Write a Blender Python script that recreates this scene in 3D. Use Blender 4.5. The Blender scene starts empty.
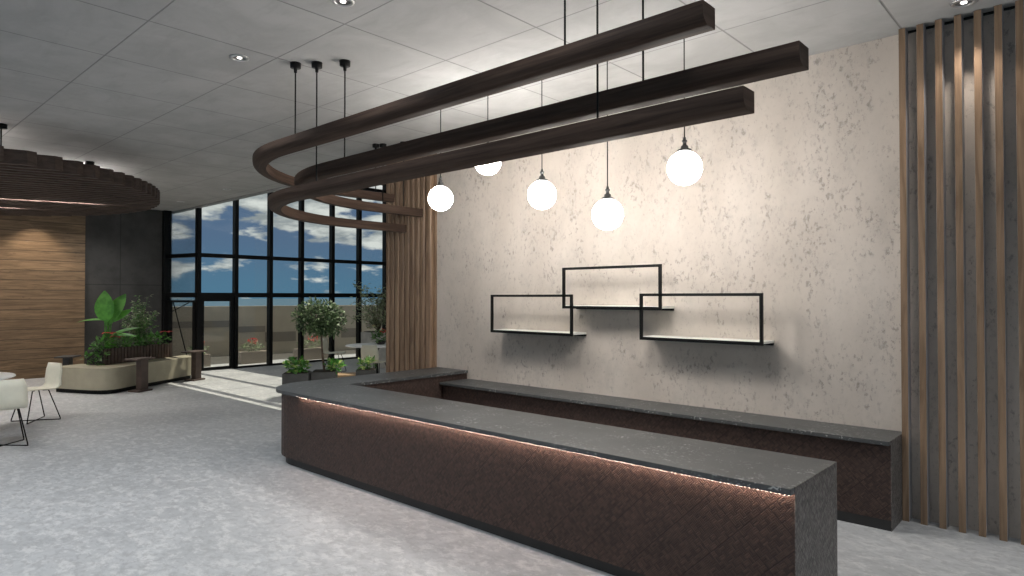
import bpy, bmesh, math, random
from mathutils import Vector, Matrix
R = random.Random(7)
PI = math.pi
COL = bpy.context.scene.collection
V = Vector

# ------------------------------------------------------------------ materials
class NT:
    """small helper around a node tree"""
    def __init__(s, tree):
        s.t = tree; s.n = tree.nodes; s.l = tree.links
    def node(s, typ, **kw):
        nd = s.n.new(typ)
        for k, v in kw.items(): setattr(nd, k, v)
        return nd
    def put(s, sock, v):
        if isinstance(v, bpy.types.NodeSocket): s.l.new(v, sock)
        elif isinstance(v, (tuple, list)) and sock.type == 'RGBA': sock.default_value = (*v[:3], 1)
        else: sock.default_value = v
    def m(s, op, a, b=0.0, c=0.0, clamp=False):
        nd = s.node('ShaderNodeMath', operation=op, use_clamp=clamp)
        s.put(nd.inputs[0], a); s.put(nd.inputs[1], b)
        if len(nd.inputs) > 2: s.put(nd.inputs[2], c)
        return nd.outputs[0]
    def ramp(s, x, lo, hi, a=0.0, b=1.0):
        nd = s.node('ShaderNodeMapRange', interpolation_type='SMOOTHSTEP')
        s.put(nd.inputs['Value'], x); s.put(nd.inputs['From Min'], lo); s.put(nd.inputs['From Max'], hi)
        s.put(nd.inputs['To Min'], a); s.put(nd.inputs['To Max'], b)
        return nd.outputs[0]
    def mix(s, f, a, b):
        nd = s.node('ShaderNodeMix', data_type='RGBA')
        s.put(nd.inputs[0], f); s.put(nd.inputs[6], a); s.put(nd.inputs[7], b)
        return nd.outputs[2]
    def noise(s, vec, scale, detail=4, rough=.55, dist=0.0):
        nd = s.node('ShaderNodeTexNoise')
        if vec is not None: s.l.new(vec, nd.inputs['Vector'])
        nd.inputs['Scale'].default_value = scale; nd.inputs['Detail'].default_value = detail
        nd.inputs['Roughness'].default_value = rough; nd.inputs['Distortion'].default_value = dist
        return nd.outputs[0]
    def mapv(s, vec, sc=(1, 1, 1), rot=(0, 0, 0), loc=(0, 0, 0)):
        nd = s.node('ShaderNodeMapping'); s.l.new(vec, nd.inputs[0])
        nd.inputs['Scale'].default_value = sc; nd.inputs['Rotation'].default_value = rot
        nd.inputs['Location'].default_value = loc
        return nd.outputs[0]
    def xyz(s, vec):
        nd = s.node('ShaderNodeSeparateXYZ'); s.l.new(vec, nd.inputs[0]); return nd.outputs
    def comb(s, x, y, z=0.0):
        nd = s.node('ShaderNodeCombineXYZ'); s.put(nd.inputs[0], x); s.put(nd.inputs[1], y); s.put(nd.inputs[2], z)
        return nd.outputs[0]
    def white(s, vec):
        nd = s.node('ShaderNodeTexWhiteNoise', noise_dimensions='3D'); s.l.new(vec, nd.inputs[0]); return nd.outputs[0]
    def voro(s, vec, scale, feat='F1'):
        nd = s.node('ShaderNodeTexVoronoi', feature=feat); s.l.new(vec, nd.inputs['Vector'])
        nd.inputs['Scale'].default_value = scale; return nd.outputs[0]
    def bump(s, h, strength=.3, dist=.01):
        nd = s.node('ShaderNodeBump'); s.l.new(h, nd.inputs['Height'])
        nd.inputs['Strength'].default_value = strength; nd.inputs['Distance'].default_value = dist
        return nd.outputs[0]

def newmat(name):
    mt = bpy.data.materials.new(name); mt.use_nodes = True
    k = NT(mt.node_tree); b = k.n['Principled BSDF']
    tc = k.node('ShaderNodeTexCoord')
    return mt, k, b, tc

def simple(name, col, rough=.5, metal=0.0, var=.12, scale=9, spec=.5, bump=0):
    mt, k, b, tc = newmat(name)
    n = k.noise(tc.outputs['Object'], scale, 5)
    f = k.ramp(n, .3, .7)
    k.l.new(k.mix(f, tuple(c*(1-var) for c in col), tuple(min(1, c*(1+var)) for c in col)), b.inputs['Base Color'])
    b.inputs['Roughness'].default_value = rough; b.inputs['Metallic'].default_value = metal
    b.inputs['Specular IOR Level'].default_value = spec
    if bump: k.l.new(k.bump(k.noise(tc.outputs['Object'], scale*8, 4), bump, .004), b.inputs['Normal'])
    return mt

def m_plaster():
    mt, k, b, tc = newmat('pitted_concrete_plaster'); o = tc.outputs['Object']
    st = k.mapv(o, (1, 1, .55))
    big = k.noise(st, 1.1, 5, .6); mid = k.noise(k.mapv(o, (1, 1, .5), loc=(3, 1, 7)), 4.6, 5, .65, .1)
    base = k.mix(k.ramp(big, .3, .7), (.50, .442, .388), (.61, .547, .488))
    cloud = k.noise(k.mapv(o, (1, 1, .7), loc=(9, 2, 4)), 7, 6, .65)
    base = k.mix(k.ramp(cloud, .45, .75, 0, .3), base, (.36, .335, .305))
    fine = k.noise(k.mapv(o, (1, 1, .6), loc=(5, 5, 5)), 30, 7, .70, .05)
    mask = k.ramp(mid, .44, .60, .1, 1)
    pit = k.m('MULTIPLY', k.ramp(fine, .52, .64), mask)
    fine2 = k.noise(k.mapv(o, (1, 1, .55), loc=(15, 5, 5)), 55, 4, .65, .1)
    pit2 = k.m('MULTIPLY', k.ramp(fine2, .60, .67), k.ramp(cloud, .42, .54, 0, .6))
    pits = k.m('MAXIMUM', pit, pit2)
    col = k.mix(k.m('MULTIPLY', pits, .68), base, (.23, .20, .18))
    k.l.new(col, b.inputs['Base Color']); b.inputs['Roughness'].default_value = .8
    b.inputs['Specular IOR Level'].default_value = .2
    k.l.new(k.bump(k.m('MULTIPLY', pits, -1), .35, .01), b.inputs['Normal'])
    return mt

def m_ceiling():
    mt, k, b, tc = newmat('grey_concrete_ceiling_board'); o = tc.outputs['Object']
    x, y, z = k.xyz(o)
    def joint(c, off, per, w):
        a = k.m('PINGPONG', k.m('ADD', c, off), per/2)
        return k.ramp(a, w*.4, w, 1, 0)
    j = k.m('MAXIMUM', joint(x, 4.222+1.029*20, 1.029, .010), joint(y, -2.752+1.02*40, 1.02, .008))
    cell = k.white(k.comb(k.m('FLOOR', k.m('DIVIDE', k.m('ADD', x, 4.222+1.029*20), 1.029)),
                          k.m('FLOOR', k.m('DIVIDE', k.m('ADD', y, -2.752+1.02*40), 1.02))))
    n1 = k.noise(k.mapv(o, (1, 1, 1), loc=(4, 0, 0)), 1.5, 6, .62, .5); n2 = k.noise(k.mapv(o, (.5, 1.6, 1)), 6, 6, .6)
    c = k.mix(k.ramp(n1, .3, .72), (.37, .368, .36), (.46, .458, .45))
    c = k.mix(k.ramp(n2, .5, .75, 0, .4), c, (.33, .325, .315))
    c = k.mix(k.m('MULTIPLY', cell, .08), c, (.28, .28, .27))
    c = k.mix(k.m('MULTIPLY', j, .65), c, (.16, .16, .155))
    k.l.new(c, b.inputs['Base Color']); b.inputs['Roughness'].default_value = .85
    b.inputs['Specular IOR Level'].default_value = .2
    k.l.new(k.bump(k.m('MULTIPLY', j, -1), .5, .01), b.inputs['Normal'])
    return mt

def m_floor():
    mt, k, b, tc = newmat('light_grey_polished_floor'); o = tc.outputs['Object']
    a = k.noise(o, 1.0, 7, .66, .8); c2 = k.noise(k.mapv(o, (1, 1.6, 1), (0, 0, .6)), 6, 9, .75, .3)
    fl = k.noise(k.mapv(o, (1, 1.5, 1), (0, 0, .6), (3, 9, 0)), 12, 8, .72, .4)
    c = k.mix(k.ramp(a, .35, .65), (.41, .42, .43), (.49, .50, .51))
    c = k.mix(k.ramp(c2, .47, .60, 0, .7), c, (.63, .63, .625))
    c = k.mix(k.ramp(fl, .47, .60, 0, .6), c, (.34, .345, .355))
    k.l.new(c, b.inputs['Base Color'])
    k.put(b.inputs['Roughness'], k.ramp(c2, .3, .7, .42, .58)); b.inputs['Specular IOR Level'].default_value = .35
    return mt

def m_darkwall():
    mt, k, b, tc = newmat('charcoal_concrete_panel'); o = tc.outputs['Object']
    x, y, z = k.xyz(o)
    jy = k.ramp(k.m('ABSOLUTE', k.m('SUBTRACT', y, 4.93)), .006, .014, 1, 0)
    jz = k.ramp(k.m('ABSOLUTE', k.m('SUBTRACT', z, 1.98)), .006, .014, 1, 0)
    n = k.noise(o, 2.2, 6, .6); n2 = k.noise(k.mapv(o, loc=(2, 2, 2)), 9, 5, .65, .5)
    c = k.mix(k.ramp(n, .3, .7), (.045, .043, .041), (.072, .069, .066))
    c = k.mix(k.ramp(n2, .58, .7, 0, .5), c, (.04, .04, .038))
    c = k.mix(k.m('MULTIPLY', k.m('MAXIMUM', jy, jz), .6), c, (.02, .02, .02))
    k.l.new(c, b.inputs['Base Color']); b.inputs['Roughness'].default_value = .8
    return mt

def m_woodwall():
    mt, k, b, tc = newmat('horizontal_brown_boards'); o = tc.outputs['Object']
    x, y, z = k.xyz(o); H = .205
    row = k.m('FLOOR', k.m('DIVIDE', z, H)); rnd = k.white(k.comb(row, 3.0))
    j = k.ramp(k.m('PINGPONG', z, H/2), .003, .010, 1, 0)
    g = k.noise(k.comb(k.m('MULTIPLY', rnd, 13.0), k.m('ADD', k.m('MULTIPLY', y, .9), k.m('MULTIPLY', rnd, 40.0)), k.m('MULTIPLY', z, 11.0)), 1.6, 8, .66, .9)
    knot = k.noise(k.comb(rnd, k.m('MULTIPLY', y, 1.0), k.m('MULTIPLY', z, 2.2)), 5.0, 3, .5, 1.5)
    c = k.mix(k.ramp(g, .3, .7), (.13, .082, .044), (.34, .225, .13))
    c = k.mix(k.m('MULTIPLY', rnd, .35), c, (.16, .105, .065))
    c = k.mix(k.ramp(knot, .66, .78, 0, .6), c, (.06, .035, .02))
    c = k.mix(k.m('MULTIPLY', j, .8), c, (.03, .02, .012))
    k.l.new(c, b.inputs['Base Color']); b.inputs['Roughness'].default_value = .55
    k.l.new(k.bump(k.m('SUBTRACT', k.m('MULTIPLY', g, .3), j), .4, .008), b.inputs['Normal'])
    return mt

def m_wood(name, dark, light, axis='Z', rough=.5, uv=False, grain=14.0, spec=.4):
    mt, k, b, tc = newmat(name)
    vec = tc.outputs['UV'] if uv else tc.outputs['Object']
    oi = k.node('ShaderNodeObjectInfo')
    off = k.m('MULTIPLY', oi.outputs['Random'], 17.0)
    x, y, z = k.xyz(vec)
    if uv: v = k.comb(k.m('MULTIPLY', x, .9), k.m('MULTIPLY', y, grain), off)
    elif axis == 'Z': v = k.comb(k.m('ADD', k.m('MULTIPLY', x, grain), off), k.m('MULTIPLY', y, grain), k.m('MULTIPLY', z, .8))
    else: v = k.comb(k.m('ADD', k.m('MULTIPLY', x, grain), off), k.m('MULTIPLY', y, .8), k.m('MULTIPLY', z, grain))
    g = k.noise(v, 1.5, 8, .62, .8)
    c = k.mix(k.ramp(g, .28, .72), dark, light)
    k.l.new(c, b.inputs['Base Color']); b.inputs['Roughness'].default_value = rough
    b.inputs['Specular IOR Level'].default_value = spec
    k.l.new(k.bump(g, .12, .004), b.inputs['Normal'])
    return mt

def m_chevron(name, plane, dark, light, seam, rough=.45):
    """woven strips: cells of parallel strips whose direction alternates, turned 45 degrees"""
    mt, k, b, tc = newmat(name); x, y, z = k.xyz(tc.outputs['Object'])
    h = k.m('ADD', x, y) if plane == 'xz' else y
    p = k.m('MULTIPLY', k.m('ADD', h, z), .70711); q = k.m('MULTIPLY', k.m('SUBTRACT', h, z), .70711)
    p = k.m('ADD', p, 40.0); q = k.m('ADD', q, 40.0)
    s = .032; w = s/3
    ip = k.m('FLOOR', k.m('DIVIDE', p, s)); iq = k.m('FLOOR', k.m('DIVIDE', q, s))
    par = k.m('MODULO', k.m('ADD', ip, iq), 2.0)
    t = k.m('ADD', k.m('MULTIPLY', par, p), k.m('MULTIPLY', k.m('SUBTRACT', 1.0, par), q))
    st = k.m('FLOOR', k.m('DIVIDE', t, w))
    rnd = k.white(k.comb(st, k.m('ADD', ip, k.m('MULTIPLY', iq, 57.0)), par))
    e = k.ramp(k.m('PINGPONG', t, w/2), .0004, .0022, 1, 0)
    cellp = k.m('MINIMUM', k.m('PINGPONG', p, s/2), k.m('PINGPONG', q, s/2))
    e2 = k.ramp(cellp, .0006, .0022, 1, 0)
    bigs = k.m('MINIMUM', k.m('PINGPONG', p, s*3.5), k.m('PINGPONG', q, s*3.5))
    e3 = k.ramp(bigs, .001, .005, 1, 0)
    c = k.mix(rnd, dark, light)
    c = k.mix(k.m('MULTIPLY', par, .25), c, dark)
    c = k.mix(k.m('MULTIPLY', k.m('MAXIMUM', k.m('MAXIMUM', e, e2), e3), .75), c, seam)
    k.l.new(c, b.inputs['Base Color']); b.inputs['Roughness'].default_value = rough
    b.inputs['Specular IOR Level'].default_value = .35
    hgt = k.m('SUBTRACT', k.m('MULTIPLY', rnd, .7), k.m('MULTIPLY', k.m('MAXIMUM', k.m('MAXIMUM', e, e2), e3), .8))
    k.l.new(k.bump(hgt, .6, .004), b.inputs['Normal'])
    return mt

def m_stone():
    mt, k, b, tc = newmat('dark_grey_flecked_stone'); o = tc.outputs['Object']
    n = k.noise(o, 3, 6, .6)
    patch = k.noise(k.mapv(o, loc=(1, 4, 2)), 3.2, 3, .6)
    fleck = k.noise(k.mapv(o, (1, 1.4, 1), (0, 0, .5)), 34, 3, .55, 1.4)
    f = k.m('MULTIPLY', k.ramp(fleck, .60, .65), k.ramp(patch, .46, .60))
    vein = k.m('ABSOLUTE', k.m('SUBTRACT', k.noise(k.mapv(o, loc=(7, 1, 0)), 2.4, 5, .6, 1.2), .5))
    vf = k.m('MULTIPLY', k.ramp(vein, .001, .006, 1, 0), k.ramp(fleck, .55, .62))
    c = k.mix(k.ramp(n, .3, .7), (.058, .061, .063), (.080, .083, .084))
    c = k.mix(k.m('MULTIPLY', k.m('MAXIMUM', f, vf), .75), c, (.5, .5, .49))
    k.l.new(c, b.inputs['Base Color']); b.inputs['Roughness'].default_value = .42
    b.inputs['Specular IOR Level'].default_value = .5
    return mt

def m_emit(name, col, s):
    mt, k, b, tc = newmat(name)
    b.inputs['Base Color'].default_value = (.9, .9, .9, 1)
    b.inputs['Emission Color'].default_value = (*col, 1); b.inputs['Emission Strength'].default_value = s
    return mt

def m_glass():
    mt, k, b, tc = newmat('clear_window_glass'); k.n.remove(b)
    tr = k.node('ShaderNodeBsdfTransparent'); tr.inputs[0].default_value = (.93, .95, .95, 1)
    gl = k.node('ShaderNodeBsdfGlossy'); gl.inputs['Roughness'].default_value = .03; gl.inputs[0].default_value = (1, 1, 1, 1)
    fr = k.node('ShaderNodeFresnel'); fr.inputs[0].default_value = 1.45
    n = k.noise(tc.outputs['Object'], .8, 2)
    mx = k.node('ShaderNodeMixShader')
    k.l.new(k.m('MULTIPLY', fr.outputs[0], k.ramp(n, 0, 1, .5, .7)), mx.inputs[0])
    k.l.new(tr.outputs[0], mx.inputs[1]); k.l.new(gl.outputs[0], mx.inputs[2])
    k.l.new(mx.outputs[0], k.n['Material Output'].inputs[0])
    return mt

def m_leaf(name, a, bcol, rough=.45, scale=6):
    mt, k, b, tc = newmat(name)
    n = k.noise(tc.outputs['Object'], scale, 3)
    c = k.mix(k.ramp(n, .35, .65), a, bcol)
    k.l.new(c, b.inputs['Base Color']); b.inputs['Roughness'].default_value = rough
    tl = k.node('ShaderNodeBsdfTranslucent'); k.l.new(c, tl.inputs[0])
    mx = k.node('ShaderNodeMixShader'); mx.inputs[0].default_value = .25
    k.l.new(b.outputs[0], mx.inputs[1]); k.l.new(tl.outputs[0], mx.inputs[2])
    k.l.new(mx.outputs[0], k.n['Material Output'].inputs[0])
    return mt

M = dict(
    plaster=m_plaster(), ceiling=m_ceiling(), floor=m_floor(), darkwall=m_darkwall(), woodwall=m_woodwall(),
    beam=m_wood('dark_walnut_veneer', (.044, .028, .021), (.092, .060, .045), uv=True, rough=.62, grain=22, spec=.15),
    disc=m_wood('dark_brown_slat_wood', (.050, .033, .026), (.105, .072, .056), axis='Y', rough=.6),
    oak=m_wood('mid_brown_oak', (.15, .093, .053), (.33, .22, .14), axis='Z', rough=.5),
    oak2=m_wood('brown_ribbed_wood', (.16, .10, .062), (.34, .225, .145), axis='Z', rough=.5, grain=9),
    oakside_lit=simple('lit_grey_batten_side', (.36, .35, .36), .5, var=.06),  # batten sides coloured paler grey to carry the light falling on them
    chev=m_chevron('brown_woven_parquet', 'xz', (.038, .023, .019), (.098, .058, .046), (.014, .008, .007)),
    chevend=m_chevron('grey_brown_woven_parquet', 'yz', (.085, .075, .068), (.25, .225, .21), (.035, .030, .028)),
    stone=m_stone(), kick=simple('black_kick_board', (.018, .018, .018), .5),
    black=simple('black_powder_coated_metal', (.004, .004, .004), .5, .0, spec=.2),
    frame=simple('near_black_window_aluminium', (.005, .005, .005), .5, .0, spec=.2),
    bronze=simple('grey_blackened_cap_metal', (.10, .10, .10), .35, .8),
    white=simple('white_shelf_laminate', (.80, .80, .74), .5, var=.03),
    cream=simple('cream_moulded_shell', (.74, .72, .60), .5, var=.04),
    tablew=simple('white_table_laminate', (.86, .86, .85), .35, var=.02),
    uphol=simple('beige_leather_upholstery', (.36, .33, .245), .6, var=.08, scale=4, bump=.1),
    stool=simple('brown_stained_table', (.085, .058, .048), .5, var=.15),
    darktable=simple('dark_side_table', (.040, .037, .037), .5, var=.15),
    boxside=simple('dark_planter_side', (.045, .040, .038), .6),
    boxgrey=simple('grey_stone_planter', (.075, .073, .072), .7, bump=.2),
    boxlight=simple('pale_grey_concrete_planter', (.55, .53, .49), .8, bump=.2),
    soil=simple('dark_soil', (.03, .022, .016), .95, scale=30, bump=.6),
    trim=simple('pale_grey_edge_profile', (.30, .30, .30), .6),
    ring=simple('brushed_downlight_ring', (.62, .62, .62), .3, .7),
    lampin=simple('downlight_reflector', (.25, .25, .25), .35, .6),
    globe=m_emit('lit_opal_globe', (1.0, .955, .90), 56.0),
    led=m_emit('led_strip_light', (1.0, .74, .60), 36.0),
    linear=m_emit('linear_lamp_light', (1, .95, .90), 115.0),
    spotlens=m_emit('downlight_lens', (1, .95, .88), 6.0),
    glass=m_glass(),
    terrace=simple('shade_dark_terrace_paving', (.08, .075, .065), .8, var=.08, scale=3),  # paving colour darkened in place of shade over the terrace
    parapet=simple('beige_render_wall', (.62, .53, .41), .85, var=.06, scale=2),
    parapet2=simple('brown_grey_render', (.33, .28, .23), .85, var=.06, scale=2),
    sea=simple('blue_sea_water', (.02, .085, .14), .5, var=.05, scale=.01),
    leafA=m_leaf('bright_green_leaf', (.07, .26, .035), (.14, .44, .06)),
    leafB=m_leaf('mid_green_leaf', (.06, .17, .04), (.16, .34, .09)),
    leafC=m_leaf('dusty_green_leaf', (.07, .13, .055), (.22, .32, .15)),
    leafD=m_leaf('lime_green_leaf', (.22, .38, .07), (.66, .76, .28)),
    leafT=m_leaf('small_tree_leaf', (.045, .085, .035), (.15, .21, .10)),
    leafE=m_leaf('grey_green_leaf', (.24, .28, .16), (.48, .54, .34)),
    red=m_leaf('red_flower', (.50, .05, .035), (.7, .10, .07)),
    bark=simple('brown_bark', (.10, .07, .05), .9, scale=20, bump=.4),
    plankwood=m_wood('low_bench_wood', (.28, .17, .09), (.5, .34, .2), axis='Y', rough=.6),
)

# ------------------------------------------------------------------ mesh building
class MB:
    def __init__(s): s.v = []; s.f = []; s.mi = []; s.uv = []; s.sm = []
    def add(s, vs, fs, mi=0, uvs=None, smooth=False):
        b = len(s.v); s.v += [V(p) for p in vs]
        for i, f in enumerate(fs):
            s.f.append([b+j for j in f]); s.mi.append(mi); s.sm.append(smooth)
            s.uv.append(uvs[i] if uvs else None)
        return s
    def box(s, x0, x1, y0, y1, z0, z1, mi=0, mis=None):
        vs = [(x0,y0,z0),(x1,y0,z0),(x1,y1,z0),(x0,y1,z0),(x0,y0,z1),(x1,y0,z1),(x1,y1,z1),(x0,y1,z1)]
        fs = [(0,3,2,1),(4,5,6,7),(0,1,5,4),(1,2,6,5),(2,3,7,6),(3,0,4,7)]   # bottom top -Y +X +Y -X
        b = len(s.f); s.add(vs, fs, mi)
        if mis:
            for i, q in mis.items(): s.mi[b+i] = q
        return s
    def obox(s, c, u, w, hl, hw, z0, z1, mi=0):
        """oriented box: centre c(x,y), unit u along, unit w across"""
        pts = []
        for z in (z0, z1):
            for a, b_ in ((-1,-1),(1,-1),(1,1),(-1,1)):
                pts.append((c[0]+u[0]*hl*a+w[0]*hw*b_, c[1]+u[1]*hl*a+w[1]*hw*b_, z))
        fs = [(0,3,2,1),(4,5,6,7),(0,1,5,4),(1,2,6,5),(2,3,7,6),(3,0,4,7)]
        return s.add(pts, fs, mi)
    def prism(s, poly, z0, z1, mi=0, top=None, smooth=False):
        n = len(poly); vs = [(p[0], p[1], z0) for p in poly] + [(p[0], p[1], z1) for p in poly]
        s.add(vs, [list(range(n))[::-1], list(range(n, 2*n))], mi)
        if top is not None: s.mi[-1] = top
        return s.add(vs, [(i, (i+1) % n, n+(i+1) % n, n+i) for i in range(n)], mi, smooth=smooth)
    def tube(s, path, r, seg=8, mi=0, r2=None):
        path = [V(p) for p in path]; n = len(path); vs = []; up = None
        for i, p in enumerate(path):
            t = (path[min(i+1, n-1)] - path[max(i-1, 0)]).normalized()
            if up is None: up = V((0,0,1)) if abs(t.z) < .9 else V((1,0,0))
            a = t.cross(up).normalized(); b = a.cross(t).normalized(); up = b
            rr = r if r2 is None else r+(r2-r)*i/(n-1)
            vs += [p+(a*math.cos(2*PI*k/seg)+b*math.sin(2*PI*k/seg))*rr for k in range(seg)]
        fs = [(i*seg+k, i*seg+(k+1) % seg, (i+1)*seg+(k+1) % seg, (i+1)*seg+k) for i in range(n-1) for k in range(seg)]
        s.add(vs, fs, mi, smooth=True)
        return s.add([vs[k] for k in range(seg)]+[vs[(n-1)*seg+k] for k in range(seg)], [list(range(seg))[::-1], list(range(seg, 2*seg))], mi)
    def lathe(s, c, prof, seg=24, mi=0, smooth=True):
        vs = []
        for r, z in prof: vs += [(c[0]+r*math.cos(2*PI*k/seg), c[1]+r*math.sin(2*PI*k/seg), c[2]+z) for k in range(seg)]
        fs = [(i*seg+k, i*seg+(k+1) % seg, (i+1)*seg+(k+1) % seg, (i+1)*seg+k) for i in range(len(prof)-1) for k in range(seg)]
        return s.add(vs, fs, mi, smooth=smooth)
    def leaf(s, p, d, n, L, W, bend=.2, mi=0, seg=3, fold=.25):
        """one leaf blade from p along d, facing n, drooping by bend"""
        p = V(p); d = V(d).normalized(); side = d.cross(V(n)).normalized(); n = side.cross(d).normalized()
        vs = []; fs = []
        for i in range(seg+1):
            t = i/seg; c = p + d*L*t*(1-.25*bend*t) - n*L*bend*t*t
            w = W*.5*math.sin(PI*min(1, .10+.9*t))**.8 if 0 < i < seg else W*.04
            vs += [c - side*w + n*w*fold, c, c + side*w + n*w*fold]
        for i in range(seg):
            a = 3*i; fs += [(a, a+1, a+4, a+3), (a+1, a+2, a+5, a+4)]
        return s.add(vs, fs, mi, smooth=True)
    def build(s, name, mats, parent=None, loc=None, bevel=0, local=False):
        me = bpy.data.meshes.new(name)
        if not isinstance(mats, (list, tuple)): mats = [mats]
        org = V(loc) if loc is not None else (V(parent['_w']) if parent is not None and '_w' in parent else V((0,0,0)))
        if local: org = V((0,0,0))
        me.from_pydata([tuple(p-org) for p in s.v], [], s.f)
        for m_ in mats: me.materials.append(m_)
        for i, p in enumerate(me.polygons): p.material_index = s.mi[i]; p.use_smooth = s.sm[i]
        if any(u for u in s.uv):
            ul = me.uv_layers.new(name='UVMap')
            for i, p in enumerate(me.polygons):
                if s.uv[i]:
                    for j, li in enumerate(p.loop_indices): ul.data[li].uv = s.uv[i][j]
        bm = bmesh.new(); bm.from_mesh(me)
        bmesh.ops.recalc_face_normals(bm, faces=bm.faces) if not s.__dict__.get('open') else None
        bm.to_mesh(me); bm.free()
        o = bpy.data.objects.new(name, me); COL.objects.link(o)
        if parent is not None:
            o.parent = parent
            if '_w' in parent: o['_w'] = tuple(parent['_w'])
        if loc is not None and not local: o.location = loc
        if bevel:
            b = o.modifiers.new('bevel', 'BEVEL'); b.width = bevel; b.segments = 2; b.limit_method = 'ANGLE'; b.angle_limit = .7
        return o

def tag(o, label, cat, group=None, kind=None):
    o['label'] = label; o['category'] = cat
    if group: o['group'] = group
    if kind: o['kind'] = kind
    return o
def empty(name, loc=(0, 0, 0), rz=0, local=False):
    o = bpy.data.objects.new(name, None); COL.objects.link(o); o.location = loc; o.rotation_euler = (0, 0, rz)
    o.empty_display_size = .1
    if not local: o['_w'] = tuple(loc)
    return o
def struct(o): o['kind'] = 'structure'; return o
def child_map():
    d = {}
    for o in bpy.data.objects:
        if o.parent: d.setdefault(o.parent.name, []).append(o)
    return d
def copy_tree(o, cm, parent=None):
    c = o.copy(); COL.objects.link(c)
    if parent: c.parent = parent
    for ch in cm.get(o.name, []): copy_tree(ch, cm, c)
    return c

CE = 3.76; YW = 5.79; XG = -15.3; XL = -16.6; YE = 6.05

# ------------------------------------------------------------------ room shell
struct(MB().box(-16.6, 4.5, -4.5, 12.3, -.12, 0).build('floor', M['floor']))
struct(MB().box(-17.2, 4.5, -4.5, YE, CE, 5.05).build('ceiling', M['ceiling']))
struct(MB().box(-7.67, 4.5, YW, YE, 0, CE).build('wall_back', M['plaster']))
struct(MB().box(-16.9, -16.54, -4.5, 4.22, 0, CE).build('wall_left', M['woodwall']))
struct(MB().box(-16.9, XL, 4.22, 5.82, 0, CE).build('wall_far', M['darkwall']))
struct(MB().box(-16.9, -7.67, YE, YE+.13, CE-.02, CE+.05).build('trim_1', M['trim']))

# glazed wall
ys = [6.155, 7.02, 7.89, 8.74, 9.645, 10.50, 11.39, 12.25]
win = struct(empty('window_1', (XG, 6.155, 0)))
def mull(x, y, wx, wy, z0=0, z1=5.0): MB().box(x-wx, x+.02, y-wy/2, y+wy/2, z0, z1).build('mullion', M['frame'], win)
for i, y in enumerate(ys): mull(XG, y, .13, .085)
mull(XL+.10, 5.90, .10, .17)
for z, h in ((1.745, .11), (2.665, .09), (4.74, .08), (4.97, .10), (.02, .04)):
    y0 = 6.155 if z > .5 else 7.02
    MB().box(XG-.10, XG+.01, y0, 12.25, z-h/2, z+h/2).build('transom', M['frame'], win)
# return panel between the end post and the first mullion
ru = V((XG-XL-.1, 6.155-5.90, 0)).normalized(); rw = V((-ru.y, ru.x, 0)); rc = ((XG+XL+.1)/2, (6.155+5.90)/2)
rl = (V((XG, 6.155, 0))-V((XL+.1, 5.90, 0))).length/2
for z, h in ((1.745, .11), (2.665, .09), (1.60, .05), (.03, .06)):
    MB().obox(rc, ru, rw, rl, .045, z-h/2, z+h/2).build('transom', M['frame'], win)
for a in (-.86, .80):
    MB().obox((rc[0]+ru.x*rl*a, rc[1]+ru.y*rl*a), ru, rw, .055, .045, 0, 1.6).build('mullion', M['frame'], win)
zz = [.04, 1.745, 2.665, 4.74]
for i in range(len(ys)-1):
    for j in range(3):
        if i == 0 and j == 0: continue
        MB().box(XG-.055, XG-.045, ys[i], ys[i+1], zz[j], zz[j+1]).build('pane', M['glass'], win)
for j in range(3):
    MB().obox(rc, ru, rw, rl, .005, zz[j], min(zz[j+1], 3.74)).build('pane', M['glass'], win)
# door leaf in the second bay
dr = struct(empty('door_1', (XG, 6.2, 0)))
f = MB()
y0, y1 = ys[0]+.04, ys[1]-.04
f.box(XG-.09, XG-.02, y0, y0+.085, .01, 1.70); f.box(XG-.09, XG-.02, y1-.085, y1, .01, 1.70)
f.box(XG-.09, XG-.02, y0+.085, y1-.085, 1.60, 1.70); f.box(XG-.09, XG-.02, y0+.085, y1-.085, .01, .07)
df = f.build('door_frame', M['frame'], dr)
MB().box(XG-.06, XG-.05, y0+.085, y1-.085, .07, 1.60).build('pane', M['glass'], dr)
MB().tube([(XG-.02, y0+.05, .80), (XG+.04, y0+.05, .80), (XG+.04, y0+.05, 1.05), (XG-.02, y0+.05, 1.05)], .010).build('door_handle', M['black'], df)

# glazed roof over the far bay: its bars throw the lines of shade on the floor
sk = struct(empty('window_2', (-11, 9, 5.0)))
SX, SY = 0.0, .346
for y in (6.02+SY*5.06, 5.07+SY*5.06, 8.71):
    MB().box(-15.4, -7.2, y-.045, y+.045, 5.02, 5.14).build('roof_bar', M['frame'], sk)
xx = -10.88
for i in range(-4, 4):
    x = -10.88 + i*1.03
    MB().box(x-.016, x+.016, YE, 8.75, 5.02, 5.07).build('roof_bar', M['frame'], sk)
MB().box(-15.4, -7.2, YE, 8.75, 5.075, 5.085).build('pane', M['glass'], sk)
struct(MB().box(-15.5, -5.5, 8.75, 12.6, 5.03, 5.2).build('roof_slab', M['ceiling']))
struct(MB().box(-15.3, -5.5, 12.3, 12.5, 0, 5.03).build('wall_end', M['plaster']))

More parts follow.
